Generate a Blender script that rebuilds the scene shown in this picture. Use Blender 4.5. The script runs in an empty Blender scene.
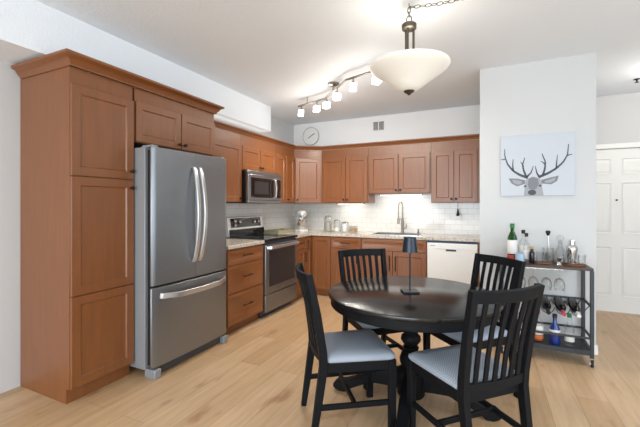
import bpy, bmesh, math, random
from mathutils import Vector as V
random.seed(7)
S = bpy.context.scene
C = S.collection
# ------------------------------------------------------------------ camera, world, lights, exposure
CAMZ = 1.339
cd = bpy.data.cameras.new('camera'); cam = bpy.data.objects.new('camera', cd); C.objects.link(cam)
cam.location = (0, 0, CAMZ); cam.rotation_euler = (math.radians(90), 0, math.radians(25.2))
cd.sensor_width = 36; cd.lens = 353 / 640 * 36; cd.shift_y = -8.5 / 640; cd.clip_start = .05
S.camera = cam
w = bpy.data.worlds.new('world'); S.world = w; w.use_nodes = True
w.node_tree.nodes['Background'].inputs[0].default_value = (.86, .93, 1, 1)
w.node_tree.nodes['Background'].inputs[1].default_value = 1.0

def area(name, loc, rot, sx, sy, e, col=(1, 1, 1), spread=180):
    l = bpy.data.lights.new(name, 'AREA'); l.shape = 'RECTANGLE'; l.size = sx; l.size_y = sy; l.energy = e; l.color = col
    l.spread = math.radians(spread)
    o = bpy.data.objects.new(name, l); C.objects.link(o); o.location = loc; o.rotation_euler = rot; return o
# daylight through the rear patio opening and the side window of the dining area (both behind the camera's view)
area('daylight_rear', (-.5, -4.95, 1.3), (math.radians(68), 0, 0), 5.0, 2.3, 205, (.82, .92, 1))
area('daylight_side', (2.55, .7, 1.4), (math.radians(68), 0, math.radians(90)), 3.4, 1.9, 38, (.82, .92, 1))
S.view_settings.view_transform = 'Standard'; S.view_settings.look = 'None'
S.view_settings.exposure = 0.62; S.view_settings.gamma = 1; S.view_settings.use_curve_mapping = False

# ------------------------------------------------------------------ materials
def lin(r, g, b):
    f = lambda c: (c / 255) / 12.92 if c / 255 <= .04045 else ((c / 255 + .055) / 1.055) ** 2.4
    return (f(r), f(g), f(b), 1)
def mat(name, col, rough=.5, metal=0, **k):
    m = bpy.data.materials.new(name); m.use_nodes = True
    b = m.node_tree.nodes['Principled BSDF']
    b.inputs['Base Color'].default_value = col if len(col) == 4 else (*col, 1)
    b.inputs['Roughness'].default_value = rough; b.inputs['Metallic'].default_value = metal
    for a, v in k.items(): b.inputs[a.replace('_', ' ')].default_value = v
    return m
class NT:
    def __init__(s, m): s.t = m.node_tree; s.b = s.t.nodes['Principled BSDF']
    def n(s, ty, **k):
        x = s.t.nodes.new(ty)
        for a, v in k.items(): setattr(x, a, v)
        return x
    def l(s, a, b): s.t.links.new(a, b)
    def coord(s, scale=(1, 1, 1), out='Object'):
        tc = s.n('ShaderNodeTexCoord'); mp = s.n('ShaderNodeMapping'); mp.inputs['Scale'].default_value = scale
        s.l(tc.outputs[out], mp.inputs[0]); return mp.outputs[0]
    def noise(s, vec, scale, det=4, rough=.5):
        x = s.n('ShaderNodeTexNoise'); x.inputs['Scale'].default_value = scale; x.inputs['Detail'].default_value = det
        x.inputs['Roughness'].default_value = rough; s.l(vec, x.inputs[0]); return x.outputs[0]
    def ramp(s, fac, stops):
        x = s.n('ShaderNodeValToRGB'); e = x.color_ramp.elements
        while len(e) < len(stops): e.new(.5)
        for i, (p, c) in enumerate(stops): e[i].position = p; e[i].color = c
        s.l(fac, x.inputs[0]); return x.outputs[0]
    def mix(s, f, a, b, mode='MIX'):
        x = s.n('ShaderNodeMix', data_type='RGBA', blend_type=mode)
        for sock, v in ((x.inputs[0], f), (x.inputs[6], a), (x.inputs[7], b)):
            if isinstance(v, (int, float)): sock.default_value = v
            elif isinstance(v, tuple): sock.default_value = v
            else: s.l(v, sock)
        return x.outputs[2]
    def bump(s, h, st, d=.01):
        x = s.n('ShaderNodeBump'); x.inputs['Strength'].default_value = st; x.inputs['Distance'].default_value = d
        s.l(h, x.inputs['Height']); s.l(x.outputs[0], s.b.inputs['Normal'])

def wood(name, c1, c2, horizontal=False, rough=.38):
    m = mat(name, c1, rough, Coat_Weight=.35, Coat_Roughness=.3); t = NT(m)
    vec = t.coord((14, 1.2, 14) if horizontal else (14, 14, 1.2))
    f = t.noise(vec, 2.2, 5, .6)
    t.l(t.ramp(f, [(.3, c1), (.7, c2)]), t.b.inputs['Base Color'])
    return m
M = {}
M['wood'] = wood('cabinet_wood', lin(119, 70, 34), lin(132, 79, 40))
M['wood_h'] = wood('cabinet_wood_horizontal', lin(119, 70, 34), lin(132, 79, 40), True)
M['bronze'] = mat('dark_bronze', lin(38, 32, 30), .4, .6)
M['white_paint'] = mat('white_trim_paint', lin(236, 236, 233), .4)
def plaster(name, col, scale, st):
    m = mat(name, col, .75); t = NT(m); t.bump(t.noise(t.coord(), scale, 4), st, .004); return m
M['wall'] = plaster('wall_paint', lin(203, 204, 204), 160, .15)
M['wall_brightened'] = plaster('wall_paint_brightened', lin(236, 236, 236), 160, .15)  # lighter copy of the wall paint; extra kitchen light put into its colour
M['ceil'] = plaster('ceiling_texture', lin(236, 242, 248), 90, .5)
def steel(name, col, rough=.32, vert=True):
    m = mat(name, col, rough, .95); t = NT(m)
    f = t.noise(t.coord((1, 1, 220) if not vert else (220, 220, 1)), 1.5, 3)
    x = t.n('ShaderNodeMapRange'); x.inputs[3].default_value = rough - .05; x.inputs[4].default_value = rough + .08
    t.l(f, x.inputs[0]); t.l(x.outputs[0], t.b.inputs['Roughness']); return m
M['steel'] = steel('brushed_stainless', lin(146, 150, 155), .38, False)
M['steel_light'] = steel('handle_stainless', lin(215, 216, 218), .3)
M['grey_metal'] = mat('grey_appliance_side', lin(150, 153, 157), .45, .3)
M['dark_grey'] = mat('dark_grey_plastic', lin(62, 63, 66), .5)
M['chrome'] = mat('polished_chrome', lin(215, 215, 215), .12, 1)
M['nickel'] = mat('brushed_nickel', lin(150, 145, 138), .3, .95)
M['aged_metal'] = mat('aged_bronze_metal', lin(104, 97, 88), .35, .9)
M['black_glass'] = mat('black_glass', lin(16, 16, 18), .06)
M['oven_glass'] = mat('dark_oven_glass', lin(46, 46, 48), .15)
M['black_paint'] = mat('black_furniture_paint', lin(14, 16, 20), .55, Specular_IOR_Level=.18)
M['table_black'] = mat('black_table_lacquer', lin(22, 21, 21), .2)
M['cart_metal'] = mat('charcoal_cart_metal', lin(58, 61, 66), .45, .4)
M['cart_top'] = mat('dark_brown_cart_top', lin(64, 50, 46), .4)
M['appliance_white'] = mat('white_dishwasher_enamel', lin(238, 238, 236), .22)
M['navy'] = mat('dark_blue_strip', lin(40, 62, 105), .4)
M['lamp_black'] = mat('dark_slate_lamp_metal', lin(37, 45, 56), .32, .5)
def em(name, col, st, base=None):
    m = mat(name, base or col, .4); b = m.node_tree.nodes['Principled BSDF']
    b.inputs['Emission Color'].default_value = col; b.inputs['Emission Strength'].default_value = st; return m
M['bowl'] = em('lit_frosted_bowl', (1, .93, .8, 1), .12, (.74, .71, .64, 1))
M['cube_glow'] = em('lit_frosted_cube', (1, .96, .9, 1), 3)
M['led'] = em('lit_led_strip', (1, .95, .85, 1), 4)
def thin_glass(name, tint, refl=.1):
    m = bpy.data.materials.new(name); m.use_nodes = True; t = m.node_tree; t.nodes.clear()
    o = t.nodes.new('ShaderNodeOutputMaterial'); mx = t.nodes.new('ShaderNodeMixShader')
    tr = t.nodes.new('ShaderNodeBsdfTransparent'); g = t.nodes.new('ShaderNodeBsdfGlossy'); lw = t.nodes.new('ShaderNodeLayerWeight')
    tr.inputs[0].default_value = tint; g.inputs['Roughness'].default_value = .05; lw.inputs[0].default_value = refl + .2
    t.links.new(lw.outputs['Facing'], mx.inputs[0]); t.links.new(tr.outputs[0], mx.inputs[1]); t.links.new(g.outputs[0], mx.inputs[2])
    t.links.new(mx.outputs[0], o.inputs[0]); return m
M['glass'] = thin_glass('clear_glass', (.975, .98, .98, 1), .02)
M['green_glass'] = thin_glass('green_glass', (.06, .38, .14, 1))
M['blue_glass'] = mat('cobalt_bottle_glass', lin(20, 48, 122), .1, Coat_Weight=.5)
M['dark_glass'] = mat('dark_bottle_glass', lin(18, 16, 18), .1)
M['amber'] = mat('amber_liquid', lin(190, 105, 45), .15)
def flat(n, r, g, b, ro=.5): M[n] = mat(n, lin(r, g, b), ro)
flat('label_white', 232, 230, 226); flat('label_red', 178, 58, 48); flat('label_orange', 214, 112, 62); flat('cap_green', 30, 120, 62)
flat('label_blue', 168, 198, 222); flat('gold', 196, 150, 70, .35); flat('pink_foil', 190, 70, 96, .35); flat('black', 22, 22, 24)
flat('tray_wood', 120, 72, 44); flat('ink', 84, 86, 92, .8); flat('ink_mid', 128, 130, 136, .8); flat('ink_light', 160, 162, 168, .8)
flat('canvas', 196, 202, 210, .8); flat('contents_grey', 176, 172, 160, .9); flat('contents_white', 244, 243, 240, .9)
flat('contents_tan', 186, 160, 120, .9); flat('tray_pale', 150, 146, 126, .6); flat('tray_rim', 150, 136, 92, .5); flat('clock_face', 232, 232, 230, .6)
flat('clock_rim', 170, 170, 168, .4); flat('mixer_white', 226, 224, 220, .3)
# fabric seat
m = mat('grey_woven_fabric', lin(140, 146, 156), .9); t = NT(m)
ck = t.n('ShaderNodeTexChecker'); ck.inputs['Scale'].default_value = 135; t.l(t.coord(), ck.inputs[0])
ck.inputs[1].default_value = lin(172, 181, 193); ck.inputs[2].default_value = lin(138, 147, 160)
t.l(ck.outputs[0], t.b.inputs['Base Color']); M['fabric'] = m
# granite
m = mat('granite', lin(190, 180, 165), .18); t = NT(m); v = t.coord()
a = t.ramp(t.noise(v, 60, 6, .7), [(.35, lin(120, 108, 98)), (.5, lin(196, 186, 172)), (.7, lin(222, 214, 204))])
t.l(a, t.b.inputs['Base Color']); M['granite'] = m
# subway tile: brick pattern in (along the wall, up)
def tile(name, axis):
    m = mat(name, lin(222, 221, 217), .12); t = NT(m); tc = t.n('ShaderNodeTexCoord'); sp = t.n('ShaderNodeSeparateXYZ'); cb = t.n('ShaderNodeCombineXYZ')
    t.l(tc.outputs['Object'], sp.inputs[0]); t.l(sp.outputs[axis], cb.inputs[0]); t.l(sp.outputs[2], cb.inputs[1])
    b = t.n('ShaderNodeTexBrick'); t.l(cb.outputs[0], b.inputs[0])
    b.inputs['Scale'].default_value = 1; b.inputs['Brick Width'].default_value = .152; b.inputs['Row Height'].default_value = .076
    b.inputs['Mortar Size'].default_value = .0022; b.inputs['Mortar Smooth'].default_value = .3
    b.inputs[1].default_value = lin(224, 223, 219); b.inputs[2].default_value = lin(217, 216, 212); b.inputs[3].default_value = lin(190, 188, 183)
    t.l(b.outputs[0], t.b.inputs['Base Color'])
    iv = t.n('ShaderNodeMath', operation='SUBTRACT'); iv.inputs[0].default_value = 1; t.l(b.outputs['Fac'], iv.inputs[1]); t.bump(iv.outputs[0], .4, .003)
    return m
M['tile_b'] = tile('white_subway_tile_back', 0); M['tile_l'] = tile('white_subway_tile_left', 1)
# oak plank floor, boards run along Y
m = mat('oak_planks', lin(214, 180, 140), .38); t = NT(m); tc = t.n('ShaderNodeTexCoord'); sp = t.n('ShaderNodeSeparateXYZ'); cb = t.n('ShaderNodeCombineXYZ')
t.l(tc.outputs['Object'], sp.inputs[0]); t.l(sp.outputs[1], cb.inputs[0]); t.l(sp.outputs[0], cb.inputs[1])
b = t.n('ShaderNodeTexBrick'); b.offset = .37; t.l(cb.outputs[0], b.inputs[0])
b.inputs['Scale'].default_value = 1; b.inputs['Brick Width'].default_value = 1.5; b.inputs['Row Height'].default_value = .19
b.inputs['Mortar Size'].default_value = .0012; b.inputs['Mortar Smooth'].default_value = .2
b.inputs[1].default_value = lin(196, 160, 120); b.inputs[2].default_value = lin(214, 182, 145); b.inputs[3].default_value = lin(150, 122, 94)
g = t.ramp(t.noise(t.coord((9, .8, 9)), 2.5, 6, .6), [(.3, (.82, .8, .78, 1)), (.65, (1.03, 1.03, 1.03, 1))])
col = t.mix(1.0, b.outputs[0], g, 'MULTIPLY')
kn = t.ramp(t.noise(t.coord((5, 1.6, 5)), 1.3, 3), [(.63, (1, 1, 1, 1)), (.74, (.72, .6, .5, 1))])
t.l(t.mix(1.0, col, kn, 'MULTIPLY'), t.b.inputs['Base Color']); M['floor'] = m

# ------------------------------------------------------------------ mesh builder
class MB:
    def __init__(s): s.v = []; s.f = []; s.m = []; s.mi = 0
    def add(s, vs, fs):
        o = len(s.v); s.v += [V(p) for p in vs]
        for f in fs: s.f.append([i + o for i in f]); s.m.append(s.mi)
    def hexa(s, p): s.add(p, [(0, 3, 2, 1), (4, 5, 6, 7), (0, 1, 5, 4), (1, 2, 6, 5), (2, 3, 7, 6), (3, 0, 4, 7)]); return s
    def box(s, x0, x1, y0, y1, z0, z1):
        return s.hexa([(x0, y0, z0), (x1, y0, z0), (x1, y1, z0), (x0, y1, z0), (x0, y0, z1), (x1, y0, z1), (x1, y1, z1), (x0, y1, z1)])
    def loft(s, rings, cap=True, closed=False):
        n = len(rings[0]); vs = [p for r in rings for p in r]; fs = []
        k = len(rings)
        for i in range(k if closed else k - 1):
            for j in range(n):
                a, b2 = i * n + j, i * n + (j + 1) % n; c, d = ((i + 1) % k) * n + (j + 1) % n, ((i + 1) % k) * n + j
                fs.append((a, b2, c, d))
        if cap and not closed: fs += [tuple(range(n))[::-1], tuple(range((k - 1) * n, k * n))]
        s.add(vs, fs); return s
    def tube(s, pts, r, seg=10, closed=False):
        pts = [V(p) for p in pts]; n = len(pts); rs = r if isinstance(r, (list, tuple)) else [r] * n
        rings = []; up = None
        for i, p in enumerate(pts):
            if closed: d = (pts[(i + 1) % n] - pts[i - 1]).normalized()
            else: d = (pts[min(i + 1, n - 1)] - pts[max(i - 1, 0)]).normalized()
            if up is None: up = V((0, 0, 1)) if abs(d.z) < .9 else V((1, 0, 0))
            u = (up - d * up.dot(d)).normalized(); w2 = d.cross(u); up = u
            rings.append([p + (u * math.cos(2 * math.pi * k / seg) + w2 * math.sin(2 * math.pi * k / seg)) * rs[i] for k in range(seg)])
        return s.loft(rings, True, closed)
    def strip(s, pts, wd, th, wdir):            # rectangular bar along pts; wdir = width direction
        pts = [V(p) for p in pts]; n = len(pts); rings = []; wdir = V(wdir)
        for i, p in enumerate(pts):
            d = (pts[min(i + 1, n - 1)] - pts[max(i - 1, 0)]).normalized(); u = (wdir - d * wdir.dot(d)).normalized(); q = d.cross(u)
            a, b2 = (wd[i] if isinstance(wd, (list, tuple)) else wd) / 2, th / 2
            rings.append([p + u * a + q * b2, p - u * a + q * b2, p - u * a - q * b2, p + u * a - q * b2])
        return s.loft(rings)
    def lathe(s, c, prof, seg=24, axis=(0, 0, 1)):
        c = V(c); a = V(axis).normalized(); u = V((1, 0, 0)) if abs(a.x) < .9 else V((0, 1, 0)); u = (u - a * u.dot(a)).normalized(); w2 = a.cross(u)
        rings = [[c + a * z + (u * math.cos(2 * math.pi * k / seg) + w2 * math.sin(2 * math.pi * k / seg)) * max(r, 1e-4) for k in range(seg)] for r, z in prof]
        return s.loft(rings)
    def cyl(s, c, r, z0, z1, seg=20, axis=(0, 0, 1)): return s.lathe(c, [(r, z0), (r, z1)], seg, axis)
    def ball(s, c, r, seg=16, sz=1):
        return s.lathe(c, [(r * math.sin(math.pi * i / 10), -r * sz * math.cos(math.pi * i / 10)) for i in range(11)], seg)
    def prism(s, poly, O, U, W, N, d):          # polygon in (U,W), extruded d along N
        O, U, W, N = V(O), V(U), V(W), V(N)
        a = [O + U * x + W * y for x, y in poly]; return s.loft([a, [p + N * d for p in a]])
LOC = {}
def build(name, mb, m, parent=None, bevel=0, smooth=40, label=None):
    base = LOC.get(parent.name, V((0, 0, 0))) if parent else V((0, 0, 0))
    me = bpy.data.meshes.new(name); me.from_pydata([p - base for p in mb.v], [], mb.f)
    ms = m if isinstance(m, list) else [m]
    for x in ms: me.materials.append(M[x])
    if len(ms) > 1:
        for p, i in zip(me.polygons, mb.m): p.material_index = i
    bm = bmesh.new(); bm.from_mesh(me); bmesh.ops.recalc_face_normals(bm, faces=bm.faces); bm.to_mesh(me); bm.free()
    if smooth: me.shade_smooth(); me.set_sharp_from_angle(angle=math.radians(smooth))
    o = bpy.data.objects.new(name, me); C.objects.link(o)
    if parent: o.parent = parent; LOC[o.name] = base
    if bevel:
        b = o.modifiers.new('soft_edges', 'BEVEL'); b.width = bevel; b.segments = 2; b.limit_method = 'ANGLE'; b.angle_limit = math.radians(35)
    if label: o['label'] = label
    return o
def tag(o, label, cat, group=None):
    o['label'] = label; o['category'] = cat
    if group: o['group'] = group
    return o
def thing(name, label, cat, loc=(0, 0, 0), group=None):
    o = bpy.data.objects.new(name, None); C.objects.link(o); o.location = loc; o.empty_display_size = .1
    LOC[o.name] = V(loc); return tag(o, label, cat, group)
def copy_tree(o, parent=None):
    c = o.copy(); C.objects.link(c)
    if parent: c.parent = parent
    for ch in list(o.children): copy_tree(ch, c)
    return c
def struct(name, mb, m, **k):
    o = build(name, mb, m, **k); o['kind'] = 'structure'; return o
fw = V((-math.sin(math.radians(25.2)), math.cos(math.radians(25.2)), 0)); rt = V((math.cos(math.radians(25.2)), math.sin(math.radians(25.2)), 0))

# ------------------------------------------------------------------ the room shell
XW, XK, YB, ZC = -3.12, -2.98, 5.28, 2.706          # left wall, its kitchen stretch, back wall, ceiling
XP0, XP1, YP, YH = -.057, .891, 3.911, 5.52         # block with the picture, hall door wall
struct('floor', MB().box(-3.4, 3.0, -5.2, 5.8, -.08, 0), 'floor')
struct('ceiling', MB().box(-3.4, 3.0, -5.2, 5.8, ZC, ZC + .08), 'ceil')
struct('ceiling_soffit', MB().box(XW, -2.72, -5.05, 4.17, 2.366, ZC), 'ceil')
mb = MB(); mb.box(XW - .12, XW, -5.05, 2.3, 0, ZC); mb.box(XW - .12, XK, 2.3, YB, 0, ZC); struct('wall_left', mb, 'wall')
struct('wall_back', MB().box(XW - .12, XP0, YB, YB + .12, 0, ZC), 'wall_brightened')
struct('wall_partition', MB().box(XP0, XP1, YP, YH + .1, 0, ZC), 'wall')
mb = MB(); mb.box(XP1, 1.0, YH, YH + .12, 0, ZC); mb.box(1.0, 2.62, YH, YH + .12, 2.04, ZC); mb.box(1.93, 2.62, YH, YH + .12, 0, 2.04); struct('wall_hall', mb, 'wall')
mb = MB(); mb.box(2.6, 2.72, -5.05, -1.05, 0, ZC); mb.box(2.6, 2.72, 2.45, YH + .12, 0, ZC); mb.box(2.6, 2.72, -1.05, 2.45, 0, .42); mb.box(2.6, 2.72, -1.05, 2.45, 2.38, ZC)
struct('wall_right', mb, 'wall')
mb = MB(); mb.box(XW - .12, -3.05, -5.17, -5.05, 0, ZC); mb.box(2.05, 2.72, -5.17, -5.05, 0, ZC); mb.box(-3.05, 2.05, -5.17, -5.05, 2.46, ZC)
struct('wall_rear', mb, 'wall')
struct('baseboard_partition', MB().box(XP0, XP1 + .012, YP - .012, YP, 0, .085).box(XP1, XP1 + .012, YP, YH, 0, .085), 'white_paint', bevel=.003)
# hall door: six raised panels, white
def panel_face(mb, O, U, N, u0, u1, v0, v1, fr, t=.02, rec=.009, sl=.008):
    """framed door: flat frame of width fr around a sunk panel"""
    O, U, N = V(O), V(U), V(N); Z = V((0, 0, 1)); P = lambda u, v, w2: O + U * u + Z * v + N * w2
    r = lambda i, w2: [P(u0 + i, v0 + i, w2), P(u1 - i, v0 + i, w2), P(u1 - i, v1 - i, w2), P(u0 + i, v1 - i, w2)]
    return mb.loft([r(0, 0), r(0, t - .002), r(.002, t), r(fr, t), r(fr + sl, t - rec)])
door = MB(); dx0, dx1 = 1.0, 1.93
door.box(dx0, dx1, YH + .012, YH + .045, .012, 2.035)
cols = [(1.0 + .11, 1.0 + .415), (1.0 + .515, 1.93 - .11)]
for a, b2 in cols:
    for z0, z1 in ((.2, .82), (.98, 1.62), (1.72, 1.92)):
        q = lambda i, y: [V((a + i, y, z0 + i)), V((b2 - i, y, z0 + i)), V((b2 - i, y, z1 - i)), V((a + i, y, z1 - i))]
        door.loft([q(0, YH + .02), q(.003, YH + .002), q(.02, YH + .0115), q(.035, YH + .004), q(.05, YH + .004)])
d1 = struct('door_1', door, 'white_paint')
mb = MB(); mb.box(XP1 + .015, 1.0, YH - .016, YH + .01, 0, 2.1).box(1.93, 2.0, YH - .016, YH + .01, 0, 2.1).box(1.0, 1.93, YH - .016, YH + .01, 2.04, 2.1)
struct('trim_1', mb, 'white_paint', bevel=.003)
p = MB().lathe((1.465, YH + .012, 1.40), [(.011, -.004), (.011, .012), (.006, .014)], 12, (0, -1, 0)); o = build('peephole', p, 'bronze', d1)
p = MB().lathe((1.045, YH + .01, .99), [(.024, -.004), (.024, .006), (.01, .01), (.01, .035), (.024, .045), (.024, .06), (.012, .068)], 14, (0, -1, 0)); build('door_handle', p, 'bronze', d1)
# tiled splash behind the counters
struct('wall_backsplash', MB().box(-2.97, XP0 - .003, YB - .009, YB - .0005, .93, 1.52), 'tile_b')
struct('wall_backsplash_left', MB().box(XK + .0005, XK + .009, 2.82, YB - .01, .93, 1.40), 'tile_l')
struct('trim_2', MB().box(XP0 - .012, XP0 - .001, 4.62, YB - .01, .93, 2.24), 'white_paint')

# ------------------------------------------------------------------ cabinets
UY, NX = (0, 1, 0), (1, 0, 0)        # left run: along +Y, facing +X
UX, NY = (1, 0, 0), (0, -1, 0)       # back run: along +X, facing -Y
def knob(parent, O, U, N, u, v, t=.02):
    c = V(O) + V(U) * u + V((0, 0, v)) + V(N) * t
    build('knob', MB().lathe(c, [(.008, -.001), (.006, .012), (.014, .018), (.015, .026), (.008, .031)], 12, N), 'bronze', parent)
def pull(parent, O, U, N, u, v, L, vert, t=.02, m='bronze', r=.006, so=.03):
    c = V(O) + V(U) * u + V((0, 0, v)) + V(N) * t; d = V((0, 0, 1)) if vert else V(U); N = V(N)
    mb = MB().tube([c + d * (-L / 2) + N * so, c + d * (L / 2) + N * so], r, 8)
    for s_ in (-1, 1): mb.tube([c + d * (s_ * L * .38) - N * .001, c + d * (s_ * L * .38) + N * so], r * .8, 8)
    build('pull_handle', mb, m, parent)
def cdoor(t, O, U, N, u0, u1, v0, v1, kn=None, pl=None, name='door', fr=.058):
    g = .0018
    d = build(name, panel_face(MB(), O, U, N, u0 + g, u1 - g, v0 + g, v1 - g, fr, rec=.009 if name == 'door' else .003, sl=.008 if name == 'door' else .004), 'wood' if name == 'door' else 'wood_h', t)
    if kn: knob(d, O, U, N, *kn)
    if pl: pull(d, O, U, N, *pl)
    return d
# tall pantry
XF = -2.515
t = thing('pantry_cabinet', 'tall brown wooden pantry cabinet with three stacked doors at the end of the run', 'cabinet', (-2.82, 1.64, 0))
mb = MB(); mb.prism([(XW + .004, .0), (-2.55, 0), (-2.55, .1), (XF, .1), (XF, 2.27), (XW + .004, 2.27)], (0, 1.418, 0), (1, 0, 0), (0, 0, 1), (0, 1, 0), .466)
build('body', mb, 'wood', t, .002)
O = (XF, 0, 0)
cdoor(t, O, UY, NX, 1.420, 1.883, 1.537, 2.155, kn=(1.855, 1.60))
cdoor(t, O, UY, NX, 1.420, 1.883, .725, 1.533, kn=(1.855, 1.47))
cdoor(t, O, UY, NX, 1.420, 1.883, .105, .721)
# cabinet over the fridge with its end panel
t = thing('bridge_cabinet', 'brown two-door wall cabinet above the steel refrigerator', 'cabinet', (-2.75, 2.34, 1.86))
build('body', MB().box(XK + .004, XF, 1.90, 2.80, 1.838, 2.27), 'wood', t, .002)
build('end_panel', MB().box(XK + .004, XF, 2.775, 2.799, 0, 1.837), 'wood', t)
cdoor(t, O, UY, NX, 1.902, 2.358, 1.842, 2.165, kn=(2.33, 1.88)); cdoor(t, O, UY, NX, 2.362, 2.80, 1.842, 2.165, kn=(2.39, 1.88))
def sweep(path, prof):                # profile = (offset outwards to the right of travel, z)
    mb = MB(); pts = [V((x, y, 0)) for x, y in path]; n = len(pts); rings = []
    nr = [V(((b2 - a).y, -(b2 - a).x, 0)).normalized() for a, b2 in zip(pts, pts[1:])]
    for i, p in enumerate(pts):
        a = nr[max(i - 1, 0)]; b2 = nr[min(i, n - 2)]; k = (a + b2) / (1 + a.dot(b2))
        rings.append([p + k * o_ + V((0, 0, z)) for o_, z in prof])
    return mb.loft(rings)
crown = lambda z0, z1, w_: [(.0012, z0), (.006, z0), (.008, z0 + .012), (w_ * .35, z0 + (z1 - z0) * .35), (w_ * .6, z0 + (z1 - z0) * .66), (w_ * .93, z1 - .018), (w_, z1 - .012), (w_, z1), (.0012, z1)]
tag(build('crown_molding', sweep([(XW + .02, 1.416), (-2.494, 1.416), (-2.494, 2.802), (XK + .05, 2.802)], crown(2.266, 2.344, .062)), 'wood_h'),
    'brown crown molding along the top of the tall pantry and fridge cabinet', 'molding')
# wall cabinets
ZU, ZT = 1.37, 2.18
XU, YU = -2.66, 4.95
def upper(label, O, U, N, u0, u1, dep, z0, doors, kn=True, dt=2.055, boxed=None):
    c = V(O) + V(U) * ((u0 + u1) / 2) - V(N) * dep / 2 + V((0, 0, z0))
    t = thing('wall_cabinet', label, 'cabinet', c, 'wall cabinets of the kitchen')
    if boxed: build('body', boxed, 'wood', t)
    else:
        a = V(O) + V(U) * (u0 + .001); b2 = V(O) + V(U) * (u1 - .001); N_ = V(N) * -dep
        build('body', MB().loft([[p + V((0, 0, z)) for p in (a, b2, b2 + N_, a + N_)] for z in (z0, ZT)]), 'wood', t)
    for d in doors: cdoor(t, O, U, N, d[0], d[1], z0 + .004, dt, kn=((d[2], z0 + .05) if d[2] else None))
    return t
OL = (XU, 0, 0); OB = (0, YU, 0)
upper('bright brown single-door wall cabinet between the fridge and the microwave', OL, UY, NX, 2.81, 3.425, .31, ZU, [(2.85, 3.42, 3.39)])
upper('short two-door wall cabinet directly above the microwave', OL, UY, NX, 3.425, 4.195, .31, 1.765, [(3.43, 3.808, 3.78), (3.812, 4.19, 3.84)])
upper('narrow orange-brown wall cabinet just past the microwave', OL, UY, NX, 4.195, 4.72, .31, ZU, [(4.20, 4.455, 4.23), (4.459, 4.715, 4.49)])
a, b2 = V((XU, 4.722, 0)), V((-2.30, YU, 0)); U = (b2 - a).normalized(); N = V((U.y, -U.x, 0)); Ld = (b2 - a).length
ring = [(XU, 4.722), (-2.30, YU), (-2.30, YB - .01), (XK + .01, YB - .01), (XK + .01, 4.722)]
bx = MB().loft([[V((x, y, z)) for x, y in ring] for z in (ZU, ZT)])
upper('diagonal corner wall cabinet below the round clock', tuple(a), tuple(U), tuple(N), 0, Ld, .2, ZU, [(.02, Ld - .02, .05)], boxed=bx)
upper('two-door wall cabinet above the glass jars', OB, UX, NY, -2.298, -1.545, .32, ZU, [(-2.285, -1.90, -1.925), (-1.896, -1.56, -1.87)])
upper('raised two-door wall cabinet above the kitchen faucet', OB, UX, NY, -1.543, -.675, .32, 1.50, [(-1.535, -1.112, -1.14), (-1.108, -.685, -1.08)])
upper('two-door wall cabinet above the white dishwasher, by the partition wall', OB, UX, NY, -.673, -.075, .32, ZU, [(-.665, -.384, -.41), (-.38, -.10, -.354)])
tag(build('crown_molding', sweep([(XU, 2.81), (XU, 4.722), (-2.30, YU), (-.075, YU)], crown(2.181, 2.243, .045)), 'wood_h'),
    'brown crown molding along the top of the lower wall cabinets', 'molding')
# base cabinets
XB, YBF = -2.365, 4.70       # carcass fronts (door faces stand 2 cm proud)
def base(label, O, U, N, u0, u1, dep, boxed=None, name='base_cabinet'):
    c = V(O) + V(U) * ((u0 + u1) / 2) - V(N) * dep / 2
    t = thing(name, label, 'cabinet', c, 'base cabinets of the kitchen')
    def bx(lo, back, z0, z1):
        p, q = V(O) + V(U) * (u0 + .001) - V(N) * lo, V(O) + V(U) * (u1 - .001) - V(N) * lo; k = V(N) * -(back - lo)
        return [[x + V((0, 0, z)) for x in (p, q, q + k, p + k)] for z in (z0, z1)]
    mb = MB().loft(bx(0, dep, .1, .888)); mb.loft(bx(.06, dep, 0, .1)); build('body', mb, 'wood', t)
    return t
OLb = (XB, 0, 0); OBb = (0, YBF, 0)
t = base('brown three-drawer base cabinet between the refrigerator and the range', OLb, UY, NX, 2.80, 3.445, .6)
for z0, z1 in ((.105, .425), (.43, .715), (.72, .872)):
    d = cdoor(t, OLb, UY, NX, 2.81, 3.435, z0, z1, name='drawer', fr=.035, pl=(3.12, (z0 + z1) / 2 + .01, .16, False))
t = base('narrow drawer-and-door base cabinet right of the range', OLb, UY, NX, 4.225, 4.68, .6)
cdoor(t, OLb, UY, NX, 4.235, 4.50, .72, .872, name='drawer', fr=.03, pl=(4.36, .80, .10, False))
cdoor(t, OLb, UY, NX, 4.235, 4.50, .105, .715, pl=(4.46, .60, .14, True)); cdoor(t, OLb, UY, NX, 4.505, 4.675, .105, .872, pl=(4.545, .76, .14, True), fr=.045)
t = base('plain corner base cabinet panel beneath the stand mixer', OBb, UX, NY, -2.36, -2.03, .57)
cdoor(t, OBb, UX, NY, -2.325, -2.04, .105, .872, fr=.05)
t = base('drawer-over-door base cabinet beneath the glass jars', OBb, UX, NY, -2.03, -1.57, .57)
cdoor(t, OBb, UX, NY, -2.025, -1.575, .72, .872, name='drawer', fr=.035, pl=(-1.80, .80, .15, False)); cdoor(t, OBb, UX, NY, -2.025, -1.575, .105, .715, pl=(-1.63, .60, .15, True))
t = thing('base_cabinet', 'sink base cabinet with two doors and long dark bar pulls beneath the faucet', 'cabinet', (-1.13, 4.98, 0), 'base cabinets of the kitchen')
build('body', MB().box(-1.569, -.69, YBF, YBF + .57, .1, .62).box(-1.569, -.69, YBF + .06, YBF + .57, 0, .1).box(-1.569, -.69, YBF, YBF + .02, .62, .888), 'wood', t)
cdoor(t, OBb, UX, NY, -1.565, -.695, .72, .872, name='front_panel', fr=.035)
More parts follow.
